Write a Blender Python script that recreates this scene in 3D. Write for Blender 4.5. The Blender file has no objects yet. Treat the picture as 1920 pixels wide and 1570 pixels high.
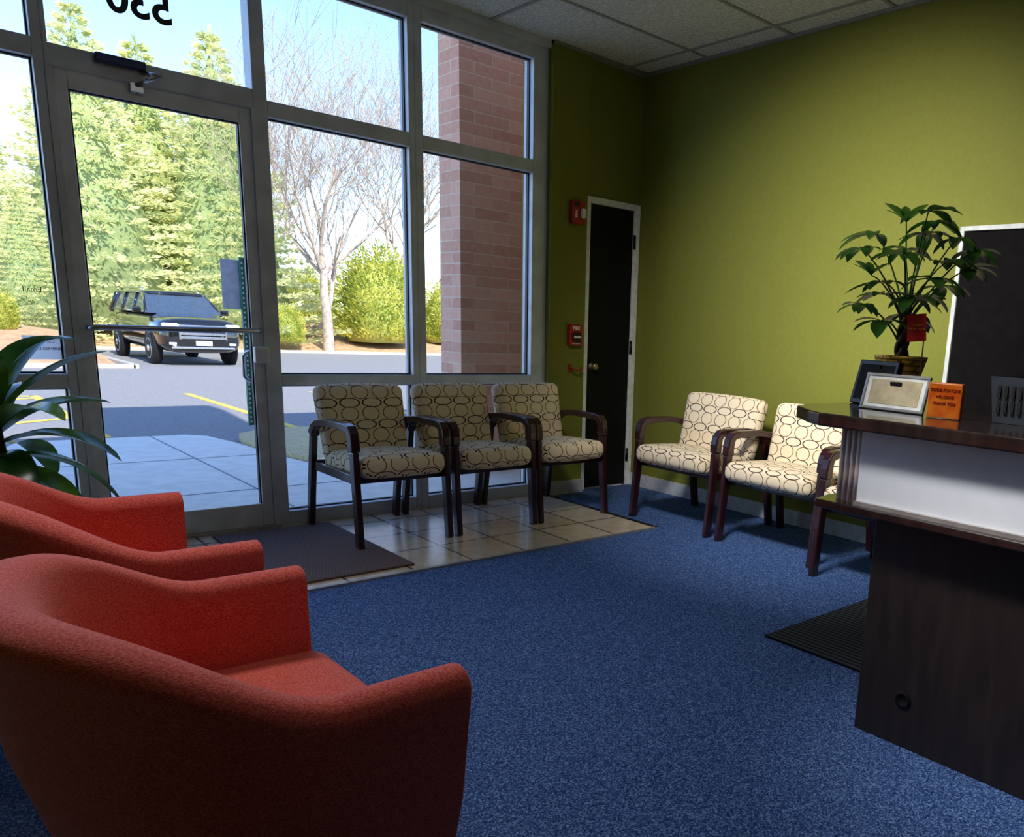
import bpy, bmesh, math, random
from mathutils import Vector, Matrix
random.seed(7)
S=bpy.context.scene
COL=S.collection
# ------------------------------------------------------------------ helpers
def lin(c):
    o=[]
    for v in c:
        v=v/255.0
        o.append(v/12.92 if v<=0.04045 else ((v+0.055)/1.055)**2.4)
    return (o[0],o[1],o[2],1.0)
def newmat(name):
    m=bpy.data.materials.new(name); m.use_nodes=True
    nt=m.node_tree; b=nt.nodes['Principled BSDF']
    return m,nt,b
def mat(name,c,rough=.6,metal=0,c2=None,scale=20,bump=0,bscale=None,spec=None,detail=4,coat=0):
    m,nt,b=newmat(name)
    b.inputs['Base Color'].default_value=lin(c)
    b.inputs['Roughness'].default_value=rough
    b.inputs['Metallic'].default_value=metal
    if spec is not None: b.inputs['Specular IOR Level'].default_value=spec
    if coat: b.inputs['Coat Weight'].default_value=coat
    tc=nt.nodes.new('ShaderNodeTexCoord')
    if c2 is None: c2=tuple(min(255,x*1.08+2) for x in c)
    n=nt.nodes.new('ShaderNodeTexNoise'); n.inputs['Scale'].default_value=scale; n.inputs['Detail'].default_value=detail
    nt.links.new(tc.outputs['Object'],n.inputs['Vector'])
    r=nt.nodes.new('ShaderNodeValToRGB')
    r.color_ramp.elements[0].position=.38; r.color_ramp.elements[1].position=.62
    r.color_ramp.elements[0].color=lin(c); r.color_ramp.elements[1].color=lin(c2)
    nt.links.new(n.outputs['Fac'],r.inputs['Fac']); nt.links.new(r.outputs['Color'],b.inputs['Base Color'])
    if bump:
        n2=nt.nodes.new('ShaderNodeTexNoise'); n2.inputs['Scale'].default_value=bscale or scale; n2.inputs['Detail'].default_value=3
        nt.links.new(tc.outputs['Object'],n2.inputs['Vector'])
        bp=nt.nodes.new('ShaderNodeBump'); bp.inputs['Strength'].default_value=bump; bp.inputs['Distance'].default_value=.01
        nt.links.new(n2.outputs['Fac'],bp.inputs['Height']); nt.links.new(bp.outputs['Normal'],b.inputs['Normal'])
    return m
def M(nt,op,a,b=None):
    n=nt.nodes.new('ShaderNodeMath'); n.operation=op
    for i,x in enumerate((a,b)):
        if x is None: continue
        if isinstance(x,(int,float)): n.inputs[i].default_value=x
        else: nt.links.new(x,n.inputs[i])
    return n.outputs[0]
def link(o,parent=None):
    COL.objects.link(o)
    if parent is not None: o.parent=parent
    return o
def mesh(name,vs,fs,m,parent=None,smooth=False,bevel=0,seg=2,loc=None,rot=None):
    me=bpy.data.meshes.new(name); me.from_pydata([tuple(v) for v in vs],[],fs); me.update()
    if isinstance(m,(list,tuple)):
        for x in m: me.materials.append(x)
    else: me.materials.append(m)
    if smooth:
        for p in me.polygons: p.use_smooth=True
    o=bpy.data.objects.new(name,me); link(o,parent)
    if bevel:
        b=o.modifiers.new('b','BEVEL'); b.width=bevel; b.segments=seg; b.limit_method='ANGLE'; b.angle_limit=math.radians(40)
    if loc: o.location=loc
    if rot: o.rotation_euler=rot
    return o
BF=[(0,3,2,1),(4,5,6,7),(0,1,5,4),(1,2,6,5),(2,3,7,6),(3,0,4,7)]
def bx(vs,fs,x0,x1,y0,y1,z0,z1):
    n=len(vs); vs+=[(x0,y0,z0),(x1,y0,z0),(x1,y1,z0),(x0,y1,z0),(x0,y0,z1),(x1,y0,z1),(x1,y1,z1),(x0,y1,z1)]
    fs+=[tuple(n+i for i in f) for f in BF]
def boxes(name,lst,m,parent=None,bevel=0,**k):
    vs=[];fs=[]
    for b in lst: bx(vs,fs,*b)
    return mesh(name,vs,fs,m,parent,bevel=bevel,**k)
def box(name,b,m,parent=None,bevel=0,**k): return boxes(name,[b],m,parent,bevel,**k)
def prism(name,poly,z0,z1,m,parent=None,bevel=0,axis='z',**k):
    n=len(poly); vs=[]
    for z in (z0,z1):
        for a,b in poly:
            vs.append({'z':(a,b,z),'x':(z,a,b),'y':(a,z,b)}[axis])
    fs=[tuple(range(n))[::-1],tuple(range(n,2*n))]+[(i,(i+1)%n,n+(i+1)%n,n+i) for i in range(n)]
    o=mesh(name,vs,fs,m,parent,bevel=bevel,**k)
    bm=bmesh.new(); bm.from_mesh(o.data); bmesh.ops.recalc_face_normals(bm,faces=bm.faces); bm.to_mesh(o.data); bm.free()
    return o
def tube(vs,fs,pts,rads,n=8,cap=True):
    base=len(vs); prev=None
    for i,p in enumerate(pts):
        p=Vector(p)
        d=(Vector(pts[min(i+1,len(pts)-1)])-Vector(pts[max(i-1,0)]))
        if d.length<1e-9: d=Vector((0,0,1))
        d.normalize()
        ref=prev if prev is not None else (Vector((1,0,0)) if abs(d.x)<.9 else Vector((0,1,0)))
        a=(ref-d*ref.dot(d)).normalized(); prev=a; b=d.cross(a)
        for k in range(n):
            t=2*math.pi*k/n; vs.append(tuple(p+(a*math.cos(t)+b*math.sin(t))*rads[i]))
    for i in range(len(pts)-1):
        for k in range(n):
            a0=base+i*n+k; a1=base+i*n+(k+1)%n
            fs.append((a0,a1,a1+n,a0+n))
    if cap:
        fs.append(tuple(base+k for k in range(n))[::-1]); e=base+(len(pts)-1)*n; fs.append(tuple(e+k for k in range(n)))
def tubeobj(name,pts,r,m,parent=None,n=10,**k):
    vs=[];fs=[]; rs=r if isinstance(r,(list,tuple)) else [r]*len(pts)
    tube(vs,fs,pts,rs,n); return mesh(name,vs,fs,m,parent,smooth=True,**k)
def lathe(name,prof,m,parent=None,n=32,axis='z',**k):
    vs=[];fs=[]
    for r,z in prof:
        for i in range(n):
            t=2*math.pi*i/n; a,b=r*math.cos(t),r*math.sin(t)
            vs.append({'z':(a,b,z),'x':(z,a,b),'y':(a,z,b)}[axis])
    for j in range(len(prof)-1):
        for i in range(n):
            fs.append((j*n+i,j*n+(i+1)%n,(j+1)*n+(i+1)%n,(j+1)*n+i))
    fs.append(tuple(range(n))[::-1]); e=(len(prof)-1)*n; fs.append(tuple(range(e,e+n)))
    o=mesh(name,vs,fs,m,parent,smooth=True,**k)
    bm=bmesh.new(); bm.from_mesh(o.data); bmesh.ops.recalc_face_normals(bm,faces=bm.faces); bm.to_mesh(o.data); bm.free()
    return o
def empty(name,loc,rotz=0):
    e=bpy.data.objects.new(name,None); e.empty_display_size=.1; e.location=loc; e.rotation_euler=(0,0,rotz); link(e); return e
def top(o,label,cat,group=None,kind=None):
    o['label']=label; o['category']=cat
    if group: o['group']=group
    if kind: o['kind']=kind
    return o
def struct(o,label,cat): return top(o,label,cat,kind='structure')
def copytree(src,loc,rotz=None,scale=None):
    n=src.copy(); n.location=loc
    if rotz is not None: n.rotation_euler=(0,0,rotz)
    if scale is not None: n.scale=scale
    COL.objects.link(n)
    kids=[c for c in src.children]
    for ch in kids:
        c=ch.copy(); c.parent=n; COL.objects.link(c)
        for g in list(ch.children):
            gc=g.copy(); gc.parent=c; COL.objects.link(gc)
    return n
def text(name,body,size,m,parent,loc,rot,mirror=False,ext=.001,bold=0):
    cu=bpy.data.curves.new(name,'FONT'); cu.body=body; cu.size=size; cu.align_x='CENTER'; cu.align_y='CENTER'; cu.extrude=ext; cu.offset=bold
    t=bpy.data.objects.new('tmp',cu); COL.objects.link(t)
    dg=bpy.context.evaluated_depsgraph_get()
    me=bpy.data.meshes.new_from_object(t.evaluated_get(dg)); bpy.data.objects.remove(t)
    if mirror:
        for v in me.vertices: v.co.x*=-1
    me.materials.clear(); me.materials.append(m)
    o=bpy.data.objects.new(name,me); link(o,parent); o.location=loc; o.rotation_euler=rot
    return o
# ------------------------------------------------------------------ materials
MG=mat('green_paint',(120,122,46),.7,c2=(124,126,49),scale=40,bump=.08,bscale=350,spec=.3)
MFR=mat('aluminium_frame',(196,200,208),.42,.1,scale=8)
MFR2=mat('aluminium_door',(208,211,216),.38,.1,scale=8)
MRUB=mat('black_gasket',(18,20,30),.5)
MWT=mat('white_trim',(225,225,222),.5)
MBASE=mat('baseboard_white',(190,192,198),.5)
MDOOR=mat('black_door',(14,14,16),.6,c2=(20,18,18),scale=6,spec=.2)
MMET=mat('satin_metal',(175,175,180),.25,1)
MDKMET=mat('dark_metal',(40,40,45),.4,.8)
MRED=mat('red_plastic',(165,22,22),.4)
MWHT=mat('white_letter',(230,230,225),.5)
MBLK=mat('black_letter',(14,14,16),.5)
MCLEAR=mat('strobe_lens',(225,225,215),.15)
def glassmat():
    m=bpy.data.materials.new('window_glass'); m.use_nodes=True; nt=m.node_tree; nt.nodes.clear()
    o=nt.nodes.new('ShaderNodeOutputMaterial'); mx=nt.nodes.new('ShaderNodeMixShader')
    t=nt.nodes.new('ShaderNodeBsdfTransparent'); g=nt.nodes.new('ShaderNodeBsdfGlossy'); g.inputs['Roughness'].default_value=.02
    t.inputs['Color'].default_value=(.97,.98,.98,1); mx.inputs[0].default_value=.004
    nt.links.new(t.outputs[0],mx.inputs[1]); nt.links.new(g.outputs[0],mx.inputs[2]); nt.links.new(mx.outputs[0],o.inputs[0]); return m
MGL=glassmat()
def carpet():
    m,nt,b=newmat('blue_carpet'); tc=nt.nodes.new('ShaderNodeTexCoord')
    v=nt.nodes.new('ShaderNodeTexVoronoi'); v.inputs['Scale'].default_value=270; v.inputs['Randomness'].default_value=1
    nt.links.new(tc.outputs['Object'],v.inputs['Vector']); sp=nt.nodes.new('ShaderNodeSeparateColor'); nt.links.new(v.outputs['Color'],sp.inputs[0])
    n=nt.nodes.new('ShaderNodeTexNoise'); n.inputs['Scale'].default_value=70; n.inputs['Detail'].default_value=4
    nt.links.new(tc.outputs['Object'],n.inputs['Vector'])
    f=M(nt,'ADD',M(nt,'MULTIPLY',sp.outputs[0],.65),M(nt,'MULTIPLY',n.outputs['Fac'],.35))
    r=nt.nodes.new('ShaderNodeValToRGB'); e=r.color_ramp.elements
    e[0].position=.16; e[0].color=lin((26,44,84)); e[1].position=.88; e[1].color=lin((138,168,216))
    x=e.new(.55); x.color=lin((60,92,150))
    nt.links.new(f,r.inputs['Fac']); nt.links.new(r.outputs['Color'],b.inputs['Base Color'])
    b.inputs['Roughness'].default_value=.9; b.inputs['Specular IOR Level'].default_value=.15
    bp=nt.nodes.new('ShaderNodeBump'); bp.inputs['Strength'].default_value=.6; bp.inputs['Distance'].default_value=.004
    nt.links.new(f,bp.inputs['Height']); nt.links.new(bp.outputs['Normal'],b.inputs['Normal'])
    return m
MCAR=carpet()
def bricktex(name,c1,c2,mort,bw,rh,ms,off,rough,mode='xy',shift=(0,0),bump=.3,vary=12,metal=0):
    m,nt,b=newmat(name); tc=nt.nodes.new('ShaderNodeTexCoord'); s=nt.nodes.new('ShaderNodeSeparateXYZ')
    nt.links.new(tc.outputs['Object'],s.inputs[0]); c=nt.nodes.new('ShaderNodeCombineXYZ')
    if mode=='xy': a,bb=s.outputs[0],s.outputs[1]
    else: a,bb=M(nt,'ADD',s.outputs[0],s.outputs[1]),s.outputs[2]
    nt.links.new(M(nt,'ADD',a,shift[0]),c.inputs[0]); nt.links.new(M(nt,'ADD',bb,shift[1]),c.inputs[1])
    br=nt.nodes.new('ShaderNodeTexBrick'); br.offset=off; br.inputs['Scale'].default_value=1
    br.inputs['Brick Width'].default_value=bw; br.inputs['Row Height'].default_value=rh; br.inputs['Mortar Size'].default_value=ms
    br.inputs['Mortar Smooth'].default_value=.1; br.inputs['Bias'].default_value=0
    br.inputs['Color1'].default_value=lin(c1); br.inputs['Color2'].default_value=lin(c2); br.inputs['Mortar'].default_value=lin(mort)
    nt.links.new(c.outputs[0],br.inputs['Vector'])
    n=nt.nodes.new('ShaderNodeTexNoise'); n.inputs['Scale'].default_value=vary; n.inputs['Detail'].default_value=8
    nt.links.new(tc.outputs['Object'],n.inputs['Vector'])
    mx=nt.nodes.new('ShaderNodeMix'); mx.data_type='RGBA'; mx.blend_type='OVERLAY'; mx.inputs[0].default_value=.35
    nt.links.new(br.outputs['Color'],mx.inputs[6]); nt.links.new(n.outputs['Fac'],mx.inputs[7])
    nt.links.new(mx.outputs[2],b.inputs['Base Color'])
    bp=nt.nodes.new('ShaderNodeBump'); bp.inputs['Strength'].default_value=bump; bp.inputs['Distance'].default_value=.005; bp.invert=True
    nt.links.new(br.outputs['Fac'],bp.inputs['Height']); nt.links.new(bp.outputs['Normal'],b.inputs['Normal'])
    b.inputs['Roughness'].default_value=rough; b.inputs['Metallic'].default_value=metal
    return m
MTILE=bricktex('beige_floor_tile',(214,194,168),(198,178,152),(98,86,78),.325,.345,.007,0,.2,'xy',(-3.45,-3.62))
MBRK=bricktex('red_brick',(252,196,166),(230,168,140),(246,216,188),.32,.088,.004,.5,.85,'xz',vary=25)
def ribbed(name,c,c2,axis,sc):
    m,nt,b=newmat(name); tc=nt.nodes.new('ShaderNodeTexCoord')
    w=nt.nodes.new('ShaderNodeTexWave'); w.bands_direction=axis; w.inputs['Scale'].default_value=sc; w.inputs['Distortion'].default_value=.3
    nt.links.new(tc.outputs['Object'],w.inputs['Vector'])
    n=nt.nodes.new('ShaderNodeTexNoise'); n.inputs['Scale'].default_value=150; nt.links.new(tc.outputs['Object'],n.inputs['Vector'])
    r=nt.nodes.new('ShaderNodeValToRGB'); r.color_ramp.elements[0].color=lin(c); r.color_ramp.elements[1].color=lin(c2)
    nt.links.new(M(nt,'MULTIPLY',w.outputs['Fac'],M(nt,'ADD',n.outputs['Fac'],.3)),r.inputs['Fac']); nt.links.new(r.outputs['Color'],b.inputs['Base Color'])
    bp=nt.nodes.new('ShaderNodeBump'); bp.inputs['Strength'].default_value=.4; bp.inputs['Distance'].default_value=.004
    nt.links.new(w.outputs['Fac'],bp.inputs['Height']); nt.links.new(bp.outputs['Normal'],b.inputs['Normal'])
    b.inputs['Roughness'].default_value=.9; b.inputs['Specular IOR Level'].default_value=.2; return m
MMAT=ribbed('brown_mat',(84,68,68),(132,112,110),'X',26)
MMAT2=ribbed('charcoal_mat',(10,11,13),(78,80,84),'X',11)
def woven(name,c,c2):
    m,nt,b=newmat(name); tc=nt.nodes.new('ShaderNodeTexCoord')
    mp=nt.nodes.new('ShaderNodeMapping'); mp.inputs['Scale'].default_value=(230,230,560)
    nt.links.new(tc.outputs['Object'],mp.inputs['Vector'])
    n=nt.nodes.new('ShaderNodeTexNoise'); n.inputs['Scale'].default_value=1; n.inputs['Detail'].default_value=2
    nt.links.new(mp.outputs[0],n.inputs['Vector'])
    r=nt.nodes.new('ShaderNodeValToRGB'); r.color_ramp.elements[0].position=.34; r.color_ramp.elements[1].position=.66
    r.color_ramp.elements[0].color=lin(c); r.color_ramp.elements[1].color=lin(c2)
    nt.links.new(n.outputs['Fac'],r.inputs['Fac']); nt.links.new(r.outputs['Color'],b.inputs['Base Color'])
    bp=nt.nodes.new('ShaderNodeBump'); bp.inputs['Strength'].default_value=.35; bp.inputs['Distance'].default_value=.0025
    nt.links.new(n.outputs['Fac'],bp.inputs['Height']); nt.links.new(bp.outputs['Normal'],b.inputs['Normal'])
    b.inputs['Roughness'].default_value=.8; b.inputs['Sheen Weight'].default_value=.5; b.inputs['Sheen Tint'].default_value=(1,.6,.55,1); b.inputs['Specular IOR Level'].default_value=.25
    return m
MTUB=woven('red_upholstery',(208,60,56),(255,124,108))
def pattern():
    m,nt,b=newmat('ring_print_fabric'); uv=nt.nodes.new('ShaderNodeUVMap'); s=nt.nodes.new('ShaderNodeSeparateXYZ')
    nt.links.new(uv.outputs[0],s.inputs[0]); U,Vv=s.outputs[0],s.outputs[1]
    def ring(px,py,ox,oy,a,bb,w,sh):
        v=M(nt,'ADD',M(nt,'DIVIDE',Vv,py),oy); row=M(nt,'FLOOR',v)
        cu=M(nt,'SUBTRACT',M(nt,'FRACT',M(nt,'ADD',M(nt,'ADD',M(nt,'DIVIDE',U,px),ox),M(nt,'MULTIPLY',row,sh))),.5)
        cv=M(nt,'SUBTRACT',M(nt,'FRACT',v),.5)
        x=M(nt,'DIVIDE',M(nt,'MULTIPLY',cu,px),a); y=M(nt,'DIVIDE',M(nt,'MULTIPLY',cv,py),bb)
        r=M(nt,'SQRT',M(nt,'ADD',M(nt,'MULTIPLY',x,x),M(nt,'MULTIPLY',y,y)))
        return M(nt,'LESS_THAN',M(nt,'ABSOLUTE',M(nt,'SUBTRACT',r,1)),w)
    Q=.126
    c1=ring(.122,Q,0,0,.048,.040,.06,.37)
    c3=ring(.130,Q,.3,.50,.056,.026,.08,.61)
    def mix(fac,a,bcol):
        mx=nt.nodes.new('ShaderNodeMix'); mx.data_type='RGBA'; nt.links.new(fac,mx.inputs[0])
        if isinstance(a,tuple): mx.inputs[6].default_value=a
        else: nt.links.new(a,mx.inputs[6])
        mx.inputs[7].default_value=bcol; return mx.outputs[2]
    c=mix(c1,lin((240,222,190)),lin((134,92,46)))
    c=mix(c3,c,lin((56,38,36)))
    nt.links.new(c,b.inputs['Base Color']); b.inputs['Roughness'].default_value=.85; b.inputs['Specular IOR Level'].default_value=.2
    return m
MPAT=pattern()
MMAH=mat('mahogany_wood',(52,18,24),.3,c2=(38,12,18),scale=12,coat=.3)
def woodgrain(name,c,c2,rough,sc=(3,3,.4),coat=0):
    m,nt,b=newmat(name); tc=nt.nodes.new('ShaderNodeTexCoord'); mp=nt.nodes.new('ShaderNodeMapping'); mp.inputs['Scale'].default_value=sc
    nt.links.new(tc.outputs['Object'],mp.inputs['Vector']); n=nt.nodes.new('ShaderNodeTexNoise'); n.inputs['Scale'].default_value=10; n.inputs['Detail'].default_value=8
    nt.links.new(mp.outputs[0],n.inputs['Vector']); r=nt.nodes.new('ShaderNodeValToRGB'); r.color_ramp.elements[0].position=.35; r.color_ramp.elements[1].position=.65
    r.color_ramp.elements[0].color=lin(c); r.color_ramp.elements[1].color=lin(c2)
    nt.links.new(n.outputs['Fac'],r.inputs['Fac']); nt.links.new(r.outputs['Color'],b.inputs['Base Color']); b.inputs['Roughness'].default_value=rough
    if coat: b.inputs['Coat Weight'].default_value=coat
    return m
MDESK=woodgrain('espresso_laminate',(32,23,20),(46,34,29),.5)
MTOP=woodgrain('espresso_counter',(34,25,25),(48,36,35),.14,coat=.2)
MPANEL=mat('white_laminate',(232,236,244),.4,c2=(235,239,247))
MALUM=mat('brushed_aluminium',(165,158,156),.4,.4)
MPOST=mat('pale_fluted_plastic',(206,188,184),.45)
# ------------------------------------------------------------------ room shell
XL,XR,YB,YF,H=-.62,4.31,-2.2,4.83,3.05
def quadbox(name,b,m,l,c): return struct(box(name,b,m),l,c)
quadbox('floor',(XL,XR,YB,YF,-.12,0),MCAR,'blue speckled loop-pile carpet floor of the waiting room','floor')
quadbox('floor.001',(XL,3.45,3.62,YF,0,.006),MTILE,'beige square ceramic floor tiles along the storefront window','floor')
quadbox('trim_1',(3.45,3.475,3.60,YF,0,.009),MDKMET,'dark metal edge strip between tile and carpet','trim')
quadbox('trim_2',(XL,3.475,3.597,3.62,0,.009),MALUM,'metal edge strip between tile and blue carpet','trim')
quadbox('wall_right',(XR,XR+.15,YB,YF+.2,0,H+.2),MG,'olive green painted wall behind the printed chairs','wall')
quadbox('wall_left',(XL-.15,XL,YB,YF,0,H+.2),MG,'olive green painted side wall','wall')
quadbox('wall_back',(XL,XR,YB-.15,YB,0,H+.2),MG,'olive green painted wall at the rear of the room','wall')
quadbox('wall_front',(3.46,3.77,YF-.05,YF+.3,0,H),MG,'olive green painted pier with the fire alarm','wall')
struct(boxes('wall_front.001',[(3.77,3.83,YF,YF+.3,0,H),(4.25,XR,YF,YF+.3,0,H),(3.83,4.25,YF,YF+.3,2.12,H)],MG),'olive green painted wall around the narrow closet door','wall')
MBEI=mat('exterior_stucco',(180,165,150),.9)
struct(boxes('wall_exterior',[(XL-4,2.75,YF-.1,YF+.25,H+.06,3.75),(2.75,XR+9,YF-.1,YF+.25,H+.06,4.9),(1.0,2.55,YF-.4,YF+.25,3.75,5.9),(XL-4,XL-.15,YF,YF+.25,-.1,H+.1),(4.6,13,YF+.31,YF+.5,-.1,H+.1)],MBEI),'unseen tan stucco storefront parapet, height set to shade brick and asphalt','wall')  # unseen parapet: right part raised to shade the brick, tower for the asphalt shadow
MCEIL=mat('ceiling_tile',(240,240,228),.95,c2=(200,200,190),scale=90,bump=.5,bscale=130)
quadbox('ceiling',(XL,XR,YB,YF,H,H+.06),MCEIL,'off-white fissured acoustic ceiling tiles','ceiling')
vs=[];fs=[]
for y in [4.19-.72*i for i in range(9)]: bx(vs,fs,XL,XR,y-.012,y+.012,H-.006,H)
for x in [4.12-1.12*i for i in range(5)]: bx(vs,fs,x-.012,x+.012,YB,YF,H-.0065,H)
struct(mesh('ceiling.001',vs,fs,mat('ceiling_grid_white',(150,152,146),.6)),'white metal suspended ceiling grid','ceiling')
struct(boxes('trim_3',[(XL,3.46,YF-.03,YF+.1,3.005,H)],MFR),'grey metal head trim above the storefront glass','trim')
struct(boxes('trim_4',[(3.46,XR,YF-.06,YF,H-.02,H),(XR-.02,XR,YB,YF-.06,H-.02,H)],mat('wall_angle',(130,132,120),.6)),'ceiling wall angle along the green walls','trim')
quadbox('baseboard_right',(XR-.015,XR,YB,YF,0,.10),MBASE,'white baseboard under the green wall','baseboard')
struct(boxes('baseboard_front',[(3.46,3.775,YF-.065,YF-.05,0,.10)],MBASE),'white baseboard at the green pier','baseboard')
def win(name,x0,x1,rows,m,label,fl=.02,fr=.02,y0=YF-.0,y1=YF+.11):
    e=[]
    zlist=[0.0]+[z for r in rows for z in r]+[3.01]
    e.append((x0,x0+fl,y0,y1,zlist[0],3.01)); e.append((x1-fr,x1,y0,y1,zlist[0],3.01))
    for i in range(0,len(zlist),2): e.append((x0+fl,x1-fr,y0,y1,zlist[i],zlist[i+1]))
    o=struct(boxes(name,e,m,bevel=.004),label,'window')
    for k,(a,b) in enumerate(rows):
        box('glass_pane',(x0+fl-.005,x1-fr+.005,YF+.055,YF+.062,a-.005,b+.005),MGL,o)
        vs=[];fs=[]; t=.007
        X0,X1=x0+fl,x1-fr
        for q in [(X0,X0+t,a,b),(X1-t,X1,a,b),(X0,X1,a,a+t),(X0,X1,b-t,b)]:
            bx(vs,fs,q[0],q[1],YF+.045,YF+.07,q[2],q[3])
        mesh('gasket',vs,fs,MRUB,o)
    return o
W1=win('window_1',XL,.735,[(.09,.81),(.88,2.27),(2.35,2.92)],MFR,'grey aluminium framed sidelight window beside the entrance',.04,.04)
W2=win('window_2',1.60,2.50,[(.09,.815),(.875,2.22),(2.30,2.92)],MFR,'grey aluminium framed storefront window behind printed chairs',.07,.04)
W3=win('window_3',2.50,3.46,[(.09,.815),(.875,2.22),(2.30,2.92)],MFR,'grey aluminium framed storefront window facing the brick pier',.05,.12)
o=struct(boxes('window_4',[(.735,1.60,YF,YF+.11,2.245,2.34),(.735,1.60,YF,YF+.11,2.92,3.01),(.735,.755,YF,YF+.11,2.34,2.92)],MFR,bevel=.004),'transom window with street number above the glass door','window')
box('glass_pane',(.75,1.605,YF+.055,YF+.062,2.335,2.925),MGL,o)
for ch,xx in (('0',1.045),('3',1.135),('5',1.225)):
    text('street_number',ch,.19,MBLK,o,(xx,YF+.052,2.61),(math.radians(90),0,0),mirror=True,bold=.004)
struct(boxes('trim_5',[(.735,.762,YF-.005,YF+.11,0,2.245),(1.588,1.62,YF-.005,YF+.11,0,2.245)],MFR),'grey metal jambs of the entrance door','trim')
quadbox('trim_6',(.735,1.62,YF-.02,YF+.12,0,.02),MALUM,'metal threshold under the glass door','trim')
# entrance door
D=struct(boxes('door_1',[(.762,.815,YF+.01,YF+.06,.02,2.24),(1.53,1.588,YF+.01,YF+.06,.02,2.24),(.815,1.53,YF+.01,YF+.06,2.165,2.24),(.815,1.53,YF+.01,YF+.06,.02,.15)],MFR2,bevel=.004),'full glass entrance door in a grey aluminium frame','door')
box('glass_pane',(.81,1.535,YF+.03,YF+.037,.145,2.17),MGL,D)
boxes('gasket',[(.815,.822,YF+.02,YF+.045,.15,2.165),(1.523,1.53,YF+.02,YF+.045,.15,2.165),(.815,1.53,YF+.02,YF+.045,2.158,2.165)],MRUB,D)
tubeobj('push_bar',[(.80,YF+.01,1.10),(.80,YF-.05,1.10),(.83,YF-.06,1.105),(1.53,YF-.06,1.115),(1.55,YF-.05,1.115),(1.55,YF+.01,1.115)],.014,MMET,D)
box('lock_case',(1.525,1.60,YF-.035,YF+.01,.94,1.03),MFR2,D,bevel=.01)
tubeobj('pull_handle',[(1.555,YF+.06,1.0),(1.53,YF+.12,.995),(1.515,YF+.13,.97),(1.515,YF+.13,.86),(1.53,YF+.12,.835),(1.555,YF+.06,.83)],.010,MMET,D)
MCLO=mat('closer_blue_metal',(40,50,84),.35,.4)
box('closer_body',(.92,1.12,YF-.045,YF,2.298,2.338),MCLO,D,bevel=.006)
vs=[];fs=[]
tube(vs,fs,[(1.10,YF-.03,2.29),(1.15,YF-.15,2.268)],[.011,.009],8); tube(vs,fs,[(1.15,YF-.15,2.268),(1.08,YF-.02,2.235)],[.009,.009],8)
mesh('closer_arm',vs,fs,MMET,D,smooth=True)
box('closer_bracket',(1.05,1.11,YF-.02,YF+.01,2.20,2.245),MMET,D,bevel=.004)
def leafmat(name,c,c2,sc=6,tr=.35,rough=.35,spec=.5):
    m,nt,b=newmat(name); tc=nt.nodes.new('ShaderNodeTexCoord'); n=nt.nodes.new('ShaderNodeTexNoise'); n.inputs['Scale'].default_value=sc; n.inputs['Detail'].default_value=3
    nt.links.new(tc.outputs['Object'],n.inputs['Vector']); r=nt.nodes.new('ShaderNodeValToRGB'); r.color_ramp.elements[0].position=.4; r.color_ramp.elements[1].position=.62
    r.color_ramp.elements[0].color=lin(c); r.color_ramp.elements[1].color=lin(c2); nt.links.new(n.outputs['Fac'],r.inputs['Fac'])
    nt.links.new(r.outputs['Color'],b.inputs['Base Color']); b.inputs['Roughness'].default_value=rough; b.inputs['Specular IOR Level'].default_value=spec
    t=nt.nodes.new('ShaderNodeBsdfTranslucent'); nt.links.new(r.outputs['Color'],t.inputs['Color']); mx=nt.nodes.new('ShaderNodeMixShader'); mx.inputs[0].default_value=tr
    out=nt.nodes['Material Output']; nt.links.new(b.outputs[0],mx.inputs[1]); nt.links.new(t.outputs[0],mx.inputs[2]); nt.links.new(mx.outputs[0],out.inputs[0]); return m
MPAP=leafmat('paper',(240,236,240),(245,242,245),5,.6,.8,.1); MPUR=mat('purple_ink',(95,70,120),.7)
e=empty('license_paper',(.62,YF+.05,1.0)); top(e,'printed license sheet taped to the sidelight glass','paper')
mesh('sheet',[(-.075,0,-.055),(.075,0,-.055),(.075,0,.055),(-.075,0,.055)],[(0,1,2,3)],MPAP,e)
text('lettering','BUSINESS LICENSE',.017,MPUR,e,(0,-.002,-.005),(math.radians(90),0,0),mirror=True,bold=.0004,ext=.0004)
text('lettering','Certificate',.022,MPUR,e,(0,-.002,.03),(math.radians(90),0,0),mirror=True,ext=.0004)
e=text('window_lettering','Email',.034,MBLK,None,(.605,YF+.052,1.265),(math.radians(90),0,0),mirror=True,ext=.0003)
top(e,'small black vinyl lettering on the sidelight glass','lettering')
# closet door
struct(boxes('trim_7',[(3.775,3.83,YF-.018,YF+.02,0,2.14),(4.25,4.305,YF-.018,YF+.02,0,2.14),(3.83,4.25,YF-.018,YF+.02,2.095,2.14)],MWT,bevel=.004),'white casing around the black closet door','trim')
D2=struct(box('door_2',(3.832,4.248,YF+.005,YF+.045,.01,2.093),MDOOR,bevel=.003),'narrow flat black closet door','door')
MBRASS=mat('aged_brass',(190,170,130),.3,.9)
lathe('door_knob',[(.026,0),(.026,-.006),(.011,-.010),(.010,-.030),(.022,-.038),(.027,-.050),(.022,-.062),(.008,-.066)],MBRASS,D2,axis='y',n=24,loc=(3.885,YF+.005,.94))
for z in (1.87,1.09,.25):
    tubeobj('hinge',[(4.247,YF-.024,z-.05),(4.247,YF-.024,z+.05)],.011,MDKMET,D2)
# ------------------------------------------------------------------ mats
o=box('entrance_mat',(-.05,.575,-.535,.535,0,.012),MMAT,bevel=.004,loc=(1.29,4.225,.006)); top(o,'brown ribbed entrance mat on beige tiles by the glass door','mat')
o=box('floor_mat',(0,.95,-.86,0,0,.01),MMAT2,bevel=.004,loc=(2.54,1.965,0)); top(o,'charcoal ribbed floor mat beside the reception desk','mat')
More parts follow.
